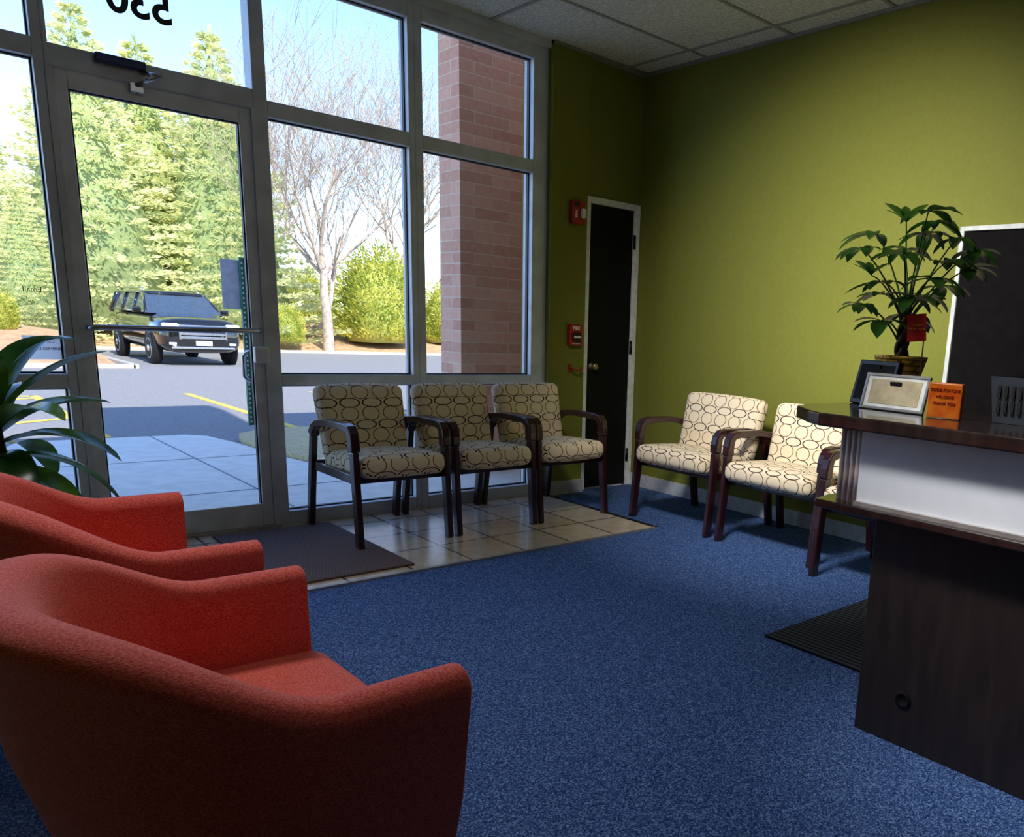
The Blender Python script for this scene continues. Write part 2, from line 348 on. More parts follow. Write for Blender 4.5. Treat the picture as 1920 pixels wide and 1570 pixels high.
# ------------------------------------------------------------------ fire devices
e=empty('fire_alarm_strobe',(3.665,YF-.05,2.0)); top(e,'red wall fire alarm horn strobe with clear lens','fire alarm')
box('housing',(-.055,.055,-.045,0,-.075,.08),MRED,e,bevel=.008)
box('strobe_lens',(.008,.045,-.075,-.043,-.035,.03),MCLEAR,e,bevel=.01)
box('grille',(-.045,.0,-.048,-.044,.04,.07),MBLK,e)
text('lettering','FIRE',.028,MWHT,e,(-.03,-.047,-.01),(math.radians(90),math.radians(90),0),bold=.0006)
e=empty('fire_pull_station',(3.665,YF-.05,1.165)); top(e,'red fire alarm pull station with white lettering','fire alarm')
box('housing',(-.055,.055,-.04,0,-.075,.075),MRED,e,bevel=.006)
box('pull_handle',(-.035,.035,-.055,-.04,-.045,.02),MBLK,e,bevel=.004)
box('white_band',(-.03,.03,-.058,-.054,-.02,-.005),MWHT,e)
text('lettering','FIRE',.034,MWHT,e,(0,-.042,.048),(math.radians(90),0,0),bold=.001)
text('lettering','PULL DOWN',.012,MWHT,e,(0,-.042,-.06),(math.radians(90),0,0))
e=empty('wall_hook',(3.66,YF-.05,.93)); top(e,'small red metal bracket on the green pier','hook')
box('plate',(-.03,-.012,-.012,0,-.03,.03),MRED,e,bevel=.003)
tubeobj('hook_arm',[(-.02,-.01,0),(-.01,-.05,-.012),(.04,-.055,-.015),(.05,-.05,.01)],.007,MRED,e)
# ------------------------------------------------------------------ cushions
def cushion(name,sx,sy,sz,r,m,parent,crown=(0,0,0),bend=0,uvmode='xy',loc=(0,0,0),rot=(0,0,0),n=16,flare=0,uvoff=(0,0)):
    bm=bmesh.new(); bmesh.ops.create_cube(bm,size=2)
    bmesh.ops.subdivide_edges(bm,edges=bm.edges[:],cuts=n,use_grid_fill=True)
    a=(sx/2,sy/2,sz/2); uvl=bm.loops.layers.uv.new('UVMap')
    for v in bm.verts:
        p=Vector((v.co.x*a[0],v.co.y*a[1],v.co.z*a[2]))
        q=Vector([max(-(a[i]-r),min(a[i]-r,p[i])) for i in range(3)])
        d=p-q
        if d.length>1e-7: p=q+d.normalized()*r
        nx,ny,nz=p.x/a[0],p.y/a[1],p.z/a[2]
        f=[max(0,1-nx*nx),max(0,1-ny*ny),max(0,1-nz*nz)]
        v.co=Vector((p.x+math.copysign(1,p.x)*crown[0]*f[1]*f[2]*abs(nx), p.y+math.copysign(1,p.y)*crown[1]*f[0]*f[2]*abs(ny), p.z+math.copysign(1,p.z)*crown[2]*f[0]*f[1]*abs(nz)))
        v.co.x*=1+flare*nz
        v.co.y+=bend*(nx*nx)
    bm.normal_update()
    for f in bm.faces:
        f.smooth=True; nn=f.normal; ax=max(range(3),key=lambda i:abs(nn[i]))
        for l in f.loops:
            c=l.vert.co
            if uvmode=='xy':
                uv=(c.x,c.y) if ax==2 else ((c.x,-a[1]-(a[2]-c.z) if c.y<0 else c.z+a[1]) if ax==1 else (c.z+a[0],c.y))
            else:
                uv=(c.x,c.z) if ax==1 else ((c.x,a[2]+c.y) if ax==2 else (c.y+a[0],c.z))
            l[uvl].uv=(uv[0]+uvoff[0],uv[1]+uvoff[1])
    me=bpy.data.meshes.new(name); bm.to_mesh(me); bm.free(); me.materials.append(m)
    o=bpy.data.objects.new(name,me); link(o,parent); o.location=loc; o.rotation_euler=rot
    return o
def ribbon(name,path,widths,t,x,m,parent):
    vs=[];fs=[];n=len(path)
    for i,(y,z) in enumerate(path):
        a=Vector(path[max(i-1,0)]);b=Vector(path[min(i+1,n-1)]); d=(b-a).normalized(); nrm=Vector((-d.y,d.x))*widths[i]/2
        for s,tt in ((1,-1),(1,1),(-1,1),(-1,-1)):
            vs.append((x+tt*t/2,y+s*nrm.x,z+s*nrm.y))
    for i in range(n-1):
        for k in range(4):
            fs.append((i*4+k,i*4+(k+1)%4,(i+1)*4+(k+1)%4,(i+1)*4+k))
    fs.append((3,2,1,0)); e=(n-1)*4; fs.append((e,e+1,e+2,e+3))
    o=mesh(name,vs,fs,m,parent,bevel=.007,seg=2)
    bm=bmesh.new(); bm.from_mesh(o.data); bmesh.ops.recalc_face_normals(bm,faces=bm.faces); bm.to_mesh(o.data); bm.free()
    return o
def chair(name,W,Dp,loc,rotz):
    e=empty(name,loc,rotz); yf=-Dp/2; yr=Dp/2; hw=W/2
    cushion('seat',W-.045,Dp*.83,.115,.045,MPAT,e,crown=(.0,.01,.02),uvmode='xy',loc=(0,yf+Dp*.83/2-.035,.425),rot=(math.radians(-3),0,0))
    cushion('backrest',W-.02,.10,.43,.045,MPAT,e,crown=(0,.02,.012),uvmode='xz',bend=-.012,loc=(0,yr-.14,.612),rot=(math.radians(-14),0,0),flare=.035,uvoff=(.03,.02))
    for s in (-1,1):
        x=s*hw
        ribbon('leg',[(yf-.005,0),(yf+.012,.2),(yf+.03,.4),(yf+.035,.52)],[.05,.052,.056,.056],.034,x,MMAH,e)
        ribbon('leg',[(yr,0),(yr-.03,.2),(yr-.07,.42),(yr-.095,.55)],[.05,.052,.05,.048],.034,x,MMAH,e)
        P=[(yf+.035,.52),(yf+.037,.57),(yf+.045,.61),(yf+.065,.634),(yf+.11,.643),(0,.643),(yr-.24,.634),(yr-.17,.622),(yr-.125,.595),(yr-.105,.57),(yr-.095,.55)]
        ribbon('armrest',P,[.056,.055,.052,.048,.042,.038,.038,.042,.046,.048,.048],.05,x,MMAH,e)
        box('side_rail',(x-.012-(s*.008),x+.012-(s*.008),yf+.05,yr-.09,.345,.395),MMAH,e,bevel=.004)
    boxes('back_rail',[(-hw,hw,yr-.13,yr-.10,.36,.41)],MMAH,e,bevel=.004)
    boxes('front_rail',[(-hw,hw,yf+.05,yf+.075,.345,.385)],MMAH,e,bevel=.004)
    return e
c1=chair('waiting_chair',.52,.66,(2.025,4.43,.006),0)
top(c1,'mahogany armchair with cream ring-print cushions beneath the storefront window','chair','printed chairs along the window')
for x in (2.605,3.175):
    copytree(c1,(x,4.43,.006),0)
c2=chair('waiting_chair',.685,.60,(3.865,3.605,0),-math.pi/2)
top(c2,'mahogany armchair with cream ring-print cushions against the green wall','chair','printed chairs along the green wall')
copytree(c2,(3.865,2.82,0),-math.pi/2); copytree(c2,(3.745,2.03,0),-math.pi/2)
# ------------------------------------------------------------------ red tub chairs
def tub(loc):
    e=empty('tub_chair',loc,0)
    N=72; xc=.08; r1=.30; r2=.375; La=.26
    arc=math.pi*.5*(r1+r2)
    tot=2*La+arc
    def path(s):
        d=s*tot
        if d<La: return Vector((xc+La-d,-r2,0)),Vector((0,-1,0))
        if d>La+arc: return Vector((xc+(d-La-arc),r2,0)),Vector((0,1,0))
        a=-math.pi/2-math.pi*(d-La)/arc
        ca,sa=math.cos(a),math.sin(a)
        return Vector((xc+ca*r1,sa*r2,0)),Vector((ca/r1,sa/r2,0)).normalized()
    def hgt(x):
        t=max(0,min(1,(.13-x)/.34)); t=t*t*(3-2*t)
        return .625+.150*t
    vs=[];fs=[]; K=None
    for i in range(N+1):
        s=i/N; p,nr=path(s); h=hgt(p.x)
        back=max(0,min(1,(.05-p.x)/.3))
        th=.085+.02*back
        lean=.05*back
        sec=[(-.07,.10),(-.035,.20),(.01,.36),(.03+lean*.4,.50),(.04+lean*.8,h-.06)]
        for a in range(0,181,30):
            t=math.radians(a); sec.append((lean+(th/2)*math.cos(t)*1.0 ,h-.035+.035*math.sin(t)))
        sec+= [(-th/2+lean*.6,h-.09),(-th/2-.005+lean*.2,.46),(-th/2-.01,.34),(-th/2-.04,.10)]
        K=len(sec)
        for o,z in sec:
            q=p+nr*o; vs.append((q.x,q.y,z))
    for i in range(N):
        for k in range(K):
            fs.append((i*K+k,i*K+(k+1)%K,(i+1)*K+(k+1)%K,(i+1)*K+k))
    fs.append(tuple(range(K))); fs.append(tuple(N*K+k for k in range(K))[::-1])
    o=mesh('shell',vs,fs,MTUB,e,smooth=True)
    bm=bmesh.new(); bm.from_mesh(o.data); bmesh.ops.recalc_face_normals(bm,faces=bm.faces)
    for f in bm.faces:
        if len(f.verts)>4: f.smooth=False
    bm.to_mesh(o.data); bm.free()
    b=o.modifiers.new('b','BEVEL'); b.width=.018; b.segments=3; b.limit_method='ANGLE'; b.angle_limit=math.radians(60)
    cushion('seat',.53,.69,.17,.04,MTUB,e,crown=(.012,0,.022),loc=(.10,0,.345),n=14)
    cushion('base',.44,.60,.18,.03,MTUB,e,loc=(.08,0,.19),n=6)
    lathe('button',[(.001,-.006),(.014,-.004),(.016,.002),(.008,.008),(.001,.009)],MTUB,e,axis='x',n=16,loc=(-.155,.12,.64))
    for sx in (-.12,.24):
        for sy in (-.24,.26):
            tubeobj('leg',[(sx,sy,.11),(sx*1.1,sy*1.05,0)],[.02,.014],MMAH,e)
    return e
t1=tub((.36,1.595,0)); top(t1,'coral red woven tub armchair with sloping arms on blue carpet','armchair','red tub chairs')
t2=copytree(t1,(.36,2.64,0)); t2['label']='coral red woven tub armchair beside the leafy floor plant'
# ------------------------------------------------------------------ reception desk
e=empty('reception_desk',(2.15,.3,0)); top(e,'reception desk with dark laminate base, white panel and dark counter','desk')
dx,dy=-2.15,-.3
def B(x0,x1,y0,y1,z0,z1): return (x0+dx,x1+dx,y0+dy,y1+dy,z0,z1)
box('base_panel',B(2.15,2.55,-.9,1.27,0,.715),MDESK,e,bevel=.003)
prism('ledge',[(2.05+dx,-.9+dy),(2.5+dx,-.9+dy),(2.5+dx,1.42+dy),(2.16+dx,1.46+dy),(2.06+dx,1.44+dy)],.715,.74,MTOP,e,bevel=.005)
box('white_panel',B(2.10,2.13,-.9,1.315,.745,.97),MPANEL,e,bevel=.002)
box('panel_channel',B(2.085,2.13,-.9,1.315,.74,.752),MALUM,e)
box('upper_carcass',B(2.13,2.5,-.9,1.36,.74,.97),MDESK,e)
vs=[];fs=[]
for k in range(4):
    y=1.325+.022*k; tube(vs,fs,[(2.115+dx+k*.004,y+dy,.74),(2.115+dx+k*.004,y+dy,.97)],[.012,.012],12)
mesh('fluted_post',vs,fs,MPOST,e,smooth=True)
prism('countertop',[(2.03+dx,-.9+dy),(2.80+dx,-.9+dy),(2.80+dx,1.64+dy),(2.24+dx,1.64+dy),(2.16+dx,1.61+dy),(2.07+dx,1.50+dy),(2.03+dx,1.43+dy)],.97,1.01,MTOP,e,bevel=.006,seg=3)
box('support_panel',B(2.55,2.78,-.9,1.20,0,.97),MDESK,e)
lathe('cable_grommet',[(.026,0),(.026,-.004),(.018,-.005),(.016,-.002)],mat('grommet_brown_black',(16,12,11),.7,spec=.2),e,axis='x',n=24,loc=(2.149+dx,1.11+dy,.155))
CT=1.011
MBLKP=mat('black_plastic',(20,20,22),.5); MSIL=mat('silver_frame',(165,165,168),.3,.7); MCRM=mat('cream_paper',(214,198,160),.7,c2=(190,176,140),scale=25)
e=empty('photo_frame',(2.47,1.53,CT),math.radians(-18)); top(e,'black easel frame leaning back on the counter','picture frame')
box('frame',(-.012,.012,-.10,.10,0,.155),MBLKP,e,bevel=.003,rot=(0,math.radians(14),0)); box('easel_strut',(.015,.025,-.02,.02,0,.14),MBLKP,e,rot=(0,math.radians(-22),0),loc=(.05,0,0))
box('dark_print',(-.014,-.011,-.085,.085,.015,.14),mat('dark_print_paper',(30,30,32),.8,spec=.1),e,rot=(0,math.radians(14),0))
e=empty('certificate_frame',(2.33,1.365,CT)); top(e,'silver framed cream certificate leaning on the counter','picture frame')
R_=(0,math.radians(16),0)
vs=[];fs=[]
for q in [(-.115,.115,0,.010),(-.115,.115,.110,.12),(-.115,-.105,.010,.110),(.105,.115,.010,.110)]: bx(vs,fs,-.006,.006,q[0],q[1],q[2],q[3])
mesh('frame',vs,fs,MSIL,e,bevel=.002,rot=R_)
box('backing',(0,.006,-.105,.105,.010,.110),MBLKP,e,rot=R_)
box('white_mat',(-.003,0,-.105,.105,.010,.110),MWHT,e,rot=R_)
box('cream_print',(-.0045,-.003,-.090,.090,.020,.101),MCRM,e,rot=R_)
box('easel_strut',(0,.006,-.02,.02,0,.10),MBLKP,e,rot=(0,math.radians(-25),0),loc=(.055,0,0))
MOR=mat('orange_acrylic',(190,80,20),.25,c2=(214,120,34),scale=18); MORD=mat('red_ink',(160,50,18),.4)
e=empty('card_holder',(2.30,1.165,CT),math.radians(8)); top(e,'orange card block with red lettering on the counter','card')
box('block',(-.012,.012,-.052,.052,0,.106),MOR,e,bevel=.004)
for k,tx in enumerate(['GOOD FORTUNE','WELCOME','THANK YOU']):
    text('lettering',tx,.0115,MORD,e,(-.0135,0,.085-.020*k),(math.radians(90),0,math.radians(-90)))
MWK=mat('blue_grey_plastic',(52,58,66),.4)
e=empty('letter_basket',(2.46,.90,CT)); top(e,'blue-grey slotted desk basket on the dark counter','basket')
vs=[];fs=[]
# tapered open box walls with slots drawn by thin raised slats
def wall4(vs,fs,x0,x1,y0,y1,h,t,fl):
    b=len(vs)
    for (z,f) in ((0,0),(h,fl)):
        vs+=[(x0-f,y0-f,z),(x1+f,y0-f,z),(x1+f,y1+f,z),(x0-f,y1+f,z)]
    for (z,f) in ((t,-t),(h,fl-t)):
        vs+=[(x0-f,y0-f,z),(x1+f,y0-f,z),(x1+f,y1+f,z),(x0-f,y1+f,z)]
    for k in range(4):
        j=(k+1)%4
        fs.extend([(b+k,b+j,b+4+j,b+4+k),(b+8+j,b+8+k,b+12+k,b+12+j),(b+4+k,b+4+j,b+12+j,b+12+k)])
    fs.extend([(b+3,b+2,b+1,b+0),(b+8,b+9,b+10,b+11)])
wall4(vs,fs,-.10,.10,-.14,.14,.135,.004,.014)
mesh('basket_wall',vs,fs,MWK,e)
vs=[];fs=[]
for k in range(13):
    y=-.125+.25*k/12
    for (z0,z1) in ((.03,.065),(.075,.11)):
        xa=-.1005-.014*z0/.135; bx(vs,fs,xa-.006,xa-.001,y-.005,y+.005,z0,z1)
mesh('slot',vs,fs,MBLKP,e)
# ------------------------------------------------------------------ wall board
e=empty('wall_board',(4.31,1.5,1.3)); top(e,'large dark board with white frame on the green wall','board')
box('panel',(-.03,-.002,-.75,.67,-.62,.53),mat('dark_board',(20,18,19),.9,spec=.05),e)
MWT2=mat('dim_white_frame',(196,198,196),.5)
boxes('frame',[(-.045,-.002,.67,.695,-.65,.555),(-.045,-.002,-.78,.67,.53,.555),(-.045,-.002,-.78,.67,-.65,-.62)],MWT2,e,bevel=.003)
# ------------------------------------------------------------------ plants
def leaf(vs,fs,base,d,up,L,Wd,droop,seg=6,fold=.25):
    d=d.normalized(); side=d.cross(up)
    if side.length<1e-4: side=d.cross(Vector((1,0,0)))
    side.normalize(); p=Vector(base); n0=len(vs); cur=d.copy()
    for i in range(seg+1):
        t=i/seg; w=Wd*.5*(math.sin(math.pi*min(1,max(0,t*.93+.05)))**.8)
        if i==seg: w=.0008
        nn=side.cross(cur).normalized()
        vs.append(tuple(p-side*w+nn*w*fold)); vs.append(tuple(p)); vs.append(tuple(p+side*w+nn*w*fold))
        cur=(cur+Vector((0,0,-droop/seg))).normalized(); p=p+cur*(L/seg)
    for i in range(seg):
        a=n0+i*3; fs.append((a,a+1,a+4,a+3)); fs.append((a+1,a+2,a+5,a+4))
def blade(vs,fs,p,d,side,L,W):
    n=len(vs); m_=p+d*(L*.45)
    vs+=[tuple(p),tuple(m_+side*W),tuple(p+d*L),tuple(m_-side*W)]; fs.append((n,n+1,n+2,n+3))
MLF=leafmat('money_tree_leaf',(30,72,26),(66,118,38)); MLF2=leafmat('young_leaf',(94,150,40),(118,174,54)); MSTEM=mat('green_stem',(70,100,40),.5); MTRK=mat('plant_trunk',(92,66,42),.7,c2=(60,44,30),scale=30)
e=empty('potted_money_tree',(2.61,1.51,CT)); top(e,'potted plant with braided trunk in a gold pot on the counter','potted plant')
rng=random.Random(5)
lathe('pot',[(.055,0),(.062,.01),(.074,.10),(.092,.166),(.094,.172),(.086,.172),(.074,.15),(.01,.145)],bricktex('gold_weave_pot',(255,220,110),(245,195,80),(160,110,44),.03,.02,.003,.5,.3,'xz',bump=.6),e)
vs=[];fs=[]
for k in range(3):
    pts=[]
    for i in range(16):
        t=i/15; a=2*math.pi*(k/3+t*1.3); r=.018*(1-.4*t); pts.append((r*math.cos(a),r*math.sin(a),.14+.22*t))
    tube(vs,fs,pts,[.012-.004*i/15 for i in range(16)],8)
mesh('trunk',vs,fs,MTRK,e,smooth=True)
vs=[];fs=[];lv=[];lf=[];yv=[];yf_=[]
Rt=Vector((.71,-.70,0)); Fw=Vector((.70,.71,0))
stems=[(-.22,.46,0),(-.14,.53,.08),(-.14,.33,-.1),(-.04,.57,0),(.03,.60,-.06),(.08,.54,.08),(.13,.42,-.06),(.20,.52,.02),(.29,.48,.04),(.12,.30,.1),(-.18,.25,.05),(-.07,.44,-.10),(.05,.35,-.12),(.19,.34,.1),(-.19,.36,-.06),(.24,.40,-.04),(-.02,.28,-.10),(.10,.58,.03),(.04,.22,.06),(-.12,.19,-.04),(.0,.48,.10),(-.08,.30,.10)]
for k,(a,z,f) in enumerate(stems):
    tip=Rt*a*.78+Fw*f+Vector((0,0,.12+z*.88))
    st=Vector((rng.uniform(-.01,.01),rng.uniform(-.01,.01),.28 if z>.25 else .2))
    mid=(st+tip)/2+Vector((0,0,.06))
    q=[st*(1-t)**2+mid*2*t*(1-t)+tip*t*t for t in [i/6 for i in range(7)]]
    tube(vs,fs,[tuple(x) for x in q],[.004-.002*i/6 for i in range(7)],6)
    out=(tip-st); out.z=0
    if out.length<.03: out=Vector((rng.uniform(-1,1),rng.uniform(-1,1),0))
    out.normalize(); young=k in (3,14)
    nl=rng.choice([5,5,6])
    for j in range(nl):
        ang=(j-(nl-1)/2)*math.radians(50)+rng.uniform(-.2,.2)
        d=Matrix.Rotation(ang,3,'Z')@out; d.z=rng.uniform(.0,.45) if not young else .8
        L=rng.uniform(.10,.15)*(1-.12*abs(j-(nl-1)/2)/2)*(.8 if young else 1)
        leaf(yv if young else lv, yf_ if young else lf, tip,d,Vector((0,0,1)),L,L*.40,rng.uniform(.6,1.4) if not young else .4)
mesh('stem',vs,fs,MSTEM,e,smooth=True); mesh('foliage',lv,lf,MLF,e,smooth=True); mesh('young_foliage',yv,yf_,MLF2,e,smooth=True)
ec=empty('gift_card',(2.53,1.385,CT)); top(ec,'red greeting card with gold lettering on a stick in the plant','card')
ec.rotation_euler=(0,0,math.radians(15)); box('card',(-.001,.001,-.032,.032,.225,.315),MRED,ec,rot=(math.radians(-6),0,0)); box('card_stick',(-.001,.001,-.002,.002,.0,.23),MTRK,ec)
text('lettering','HAPPY\nNEW YEAR',.012,mat('gold_ink',(215,150,60),.4),ec,(-.003,0.026,.27),(math.radians(90),0,math.radians(-90)))
# dracaena
e=empty('floor_plant',(.33,3.85,.006)); top(e,'dracaena with long arching green leaves behind a red armchair','potted plant')
lathe('pot',[(.12,0),(.13,.01),(.16,.28),(.165,.30),(.15,.30),(.14,.27),(.01,.26)],mat('dark_pot',(50,44,42),.5),e)
vs=[];fs=[]; tube(vs,fs,[(0,0,.25),(.01,0,.5),(-.01,.01,.84)],[.022,.018,.016],8)
mesh('trunk',vs,fs,MTRK,e,smooth=True)
lv=[];lf=[]
rng=random.Random(12)
for j in range(24):
    a=j*2.399+.6; el=.0+1.35*(j/24); d=Vector((math.cos(a)*math.cos(el),math.sin(a)*math.cos(el),math.sin(el)))
    leaf(lv,lf,Vector((-.01,.01,.58+.24*j/24)),d,Vector((0,0,1)),rng.uniform(.40,.50),.125,rng.uniform(.9,2.0),seg=12,fold=.35)
mesh('foliage',lv,lf,leafmat('dracaena_leaf',(36,76,30),(104,148,56),4,.3,.2),e,smooth=True)
# ------------------------------------------------------------------ outside
GZ=-.02
MASP=mat('asphalt',(126,124,126),.85,c2=(144,142,142),scale=30,detail=8); MCON=mat('concrete',(244,238,226),.85,c2=(232,226,214),scale=8,detail=8)
MGRS=mat('dormant_grass',(190,172,124),.95,c2=(216,196,152),scale=30,bump=.8,bscale=60,detail=8)
MMUL=mat('mulch',(196,160,122),.95,c2=(172,136,102),scale=5,bump=.6,bscale=30,detail=8)
MYEL=mat('yellow_paint',(224,194,80),.8); MSNW=mat('curb_concrete',(170,162,150),.9)
quadbox('ground',(-60,120,YF+.12,140,-.6,GZ-.04),MASP,'grey asphalt parking lot outside the storefront','ground')
sw=[(-8,YF+.12),(12,YF+.12),(12,6.05),(3.2,6.05),(2.85,6.3),(2.65,6.75),(2.52,7.5),(2.45,8.4),(2.35,8.95),(2.2,9.1),(-8,9.1)]
o=prism('sidewalk',sw,GZ-.06,GZ,MCON); struct(o,'pale concrete sidewalk outside the glass door','sidewalk')
vs=[];fs=[]
for y in (6.1,7.6): bx(vs,fs,-8,2.6,y-.008,y+.008,GZ,GZ+.002)
for x in (-1.4,.3,1.9): bx(vs,fs,x-.008,x+.008,YF+.12,9.1,GZ,GZ+.002)
struct(mesh('sidewalk.001',vs,fs,mat('joint',(140,142,146),.9)),'dark control joints in the concrete sidewalk','sidewalk')
gr=[(12,6.08),(3.2,6.08),(2.87,6.33),(2.68,6.77),(2.56,7.5),(2.5,8.3),(2.6,8.8),(2.95,9.1),(12,9.1)]
o=prism('lawn',gr,GZ-.05,GZ+.03,MGRS); struct(o,'patch of dormant tan and green grass beside the sidewalk','lawn')
vs=[];fs=[]
for x in (-2.0,-.2,1.6,3.42,5.25,7.1): bx(vs,fs,x-.05,x+.05,9.4,13.9,GZ-.039,GZ-.035)
bx(vs,fs,-2,1.6,13.8,13.92,GZ-.039,GZ-.035)
for (x,y) in [(-.1,10.0),(-.1,11.2),(-.1,12.4)]:
    b=len(vs); vs+=[(x,y,GZ-.036),(1.6,y+1.1,GZ-.036),(1.6,y+1.25,GZ-.036),(x,y+.15,GZ-.036)]; fs.append((b,b+1,b+2,b+3))
o=struct(mesh('parking_marking',vs,fs,MYEL),'yellow painted parking stall lines on asphalt','road marking')
def terrain(name,x0,x1,y0,y1,nx,ny,fn,m,l,c):
    vs=[(x0+(x1-x0)*i/nx,y0+(y1-y0)*j/ny,fn(x0+(x1-x0)*i/nx,y0+(y1-y0)*j/ny)) for j in range(ny+1) for i in range(nx+1)]
    fs=[(j*(nx+1)+i,j*(nx+1)+i+1,(j+1)*(nx+1)+i+1,(j+1)*(nx+1)+i) for j in range(ny) for i in range(nx)]
    return struct(mesh(name,vs,fs,m,smooth=True),l,c)
def sst(t): t=max(0,min(1,t)); return t*t*(3-2*t)
def far(x,y):
    return GZ-.04+.1*sst((y-27.3)*2)+1.0*sst((y-27.5)/7)+.08*math.sin(x*.7)*sst((y-28)/4)
terrain('berm',-30,90,27.3,120,60,60,far,MMUL,'tan mulch berm beyond the parking lot','ground')
def isl(x,y):
    d=min((y-19.6)/1.2,(3.9-x)/1.2,1); return GZ-.06+ .13*sst(d*3)+.5*sst((y-20)/7)
terrain('berm.001',-25,3.9,19.6,30,30,24,isl,MMUL,'mulch planting island with a pale curb','ground')
struct(boxes('curb',[(-25,3.95,19.48,19.62,GZ-.05,GZ+.05),(3.88,4.0,19.48,27.3,GZ-.05,GZ+.05),(3.9,90,27.18,27.32,GZ-.05,GZ+.05)],MSNW,bevel=.02),'pale concrete curb along the planting beds','curb')
struct(box('wall_brick_pier',(3.47,4.6,6.0,6.32,-.05,3.8),MBRK),'reddish brick pier outside the window','wall')
struct(box('wall_brick_pier.001',(4.3,4.6,5.14,6.0,-.05,3.8),MBRK),'reddish brick return wall outside the window','wall')
# sign post
e=empty('sign_post',(2.93,9.45,GZ+.02)); top(e,'green perforated metal sign post with a grey sign back','sign')
MPG=mat('green_post',(60,116,98),.5,.1)
vs=[];fs=[]
bx(vs,fs,-.03,-.022,-.015,.02,0,1.75); bx(vs,fs,.022,.03,-.015,.02,0,1.75); bx(vs,fs,-.03,.03,.015,.022,0,1.75)
npf=len(fs)
for k in range(34): bx(vs,fs,-.008,.008,.012,.0155,.03+.05*k,.05+.05*k)
o=mesh('post',vs,fs,[MPG,MWHT],e)
for i,p in enumerate(o.data.polygons):
    if i>=npf: p.material_index=1
box('sign_plate',(-.20,.10,.024,.03,1.22,1.72),mat('sign_back',(160,162,168),.6,0),e,bevel=.01)
# ---- car
MCB=mat('black_car_paint',(24,24,25),.1,.2,coat=1); MCG=mat('car_glass',(84,100,116),.05,.5); MCH=mat('chrome',(225,226,228),.15,.9); MTY=mat('tyre',(22,22,24),.8); MHL=mat('headlight_lens',(225,230,235),.1)
e=empty('car',(5.42,22.8,GZ-.04)); top(e,'black sport utility vehicle with chrome grille parked on asphalt','car')
def carloft(name,secs,m,parent,ns=24,p=4.5):
    vs=[];fs=[]
    for (y,hw,z0,z1) in secs:
        cz=(z0+z1)/2; hz=(z1-z0)/2
        for k in range(ns):
            t=2*math.pi*k/ns; c,s=math.cos(t),math.sin(t)
            vs.append((math.copysign(abs(c)**(2/p),c)*hw,y,cz+math.copysign(abs(s)**(2/p),s)*hz))
    for i in range(len(secs)-1):
        for k in range(ns): fs.append((i*ns+k,i*ns+(k+1)%ns,(i+1)*ns+(k+1)%ns,(i+1)*ns+k))
    fs.append(tuple(range(ns))[::-1]); q=(len(secs)-1)*ns; fs.append(tuple(q+k for k in range(ns)))
    o=mesh(name,vs,fs,m,parent,smooth=True)
    bm=bmesh.new(); bm.from_mesh(o.data); bmesh.ops.recalc_face_normals(bm,faces=bm.faces); bm.to_mesh(o.data); bm.free()
    return o
secs=[(-2.46,.62,.42,.84),(-2.42,.72,.34,.95),(-2.32,.78,.28,1.01),(-2.1,.81,.27,1.05),(-1.6,.83,.27,1.09),(-1.15,.83,.27,1.13),(0,.83,.26,1.15),(1.6,.83,.27,1.16),(2.2,.82,.28,1.16),(2.42,.77,.33,1.10),(2.47,.68,.42,.98)]
carloft('body',secs,MCB,e,p=3.8)
MARCH=mat('wheel_arch_black',(10,10,11),.9)
b0=[(-.76,-1.2,1.10),(.76,-1.2,1.10),(.76,2.40,1.12),(-.76,2.40,1.12)]; t0=[(-.62,-.45,1.54),(.62,-.45,1.54),(.62,2.15,1.56),(-.62,2.15,1.56)]
mesh('window_glass',b0+t0,BF,MCG,e)
carloft('roof',[(-.50,.56,1.515,1.56),(-.40,.63,1.50,1.60),(.3,.66,1.50,1.63),(1.6,.66,1.50,1.63),(2.15,.64,1.50,1.60),(2.28,.58,1.51,1.57)],MCB,e,ns=20,p=3)
for s in (-1,1):
    for yb,yt,rr in ((-1.16,-.44,.032),(.05,.10,.03),(1.15,1.15,.035),(2.34,2.12,.06)):
        tubeobj('pillar',[(s*.765,yb,1.10),(s*.635,yt,1.54)],rr,MCB,e,n=8)
for s in (-1,1): tubeobj('roof_rail',[(s*.56,-.2,1.60),(s*.56,-.1,1.66),(s*.56,1.9,1.66),(s*.56,2.0,1.60)],.018,MCH,e,n=6)
for s in (-1,1):
    tubeobj('window_trim',[(s*.785,-1.05,1.125),(s*.79,2.3,1.145)],.012,MCH,e,n=6)
    box('side_mirror',(s*.90-.09,s*.90+.09,-1.0,-.90,1.10,1.23),MCB,e,bevel=.035,seg=3)
    box('headlight',(min(s*.46,s*.76),max(s*.46,s*.76),-2.47,-2.28,.76,.92),MHL,e,bevel=.04,seg=3)
    box('fog_light',(min(s*.52,s*.66),max(s*.52,s*.66),-2.475,-2.42,.46,.51),MHL,e,bevel=.01)
    for yc in (-1.55,1.50):
        lathe('wheel_arch',[(.30,.0),(.41,.0),(.42,s*.13),(.39,s*.145),(.30,s*.12)],MARCH,e,axis='x',n=28,loc=(s*.70,yc,.37))
        w=lathe('wheel',[(.18,-.11),(.32,-.10),(.345,-.07),(.345,.07),(.32,.10),(.18,.11)],MTY,e,axis='x',n=28,loc=(s*.75,yc,.345))
        lathe('rim',[(.01,s*.13),(.06,s*.13),(.08,s*.10),(.20,s*.105),(.225,s*.112),(.23,s*.08)],MCH,w,axis='x',n=20)
vs=[];fs=[]
for z in (.62,.70,.78,.86): bx(vs,fs,-.45,.45,-2.51,-2.42,z-.026,z+.026)
for s in (-1,1): bx(vs,fs,s*.455-.015,s*.455+.015,-2.51,-2.42,.58,.90)
mesh('grille',vs,fs,MCH,e,bevel=.005)
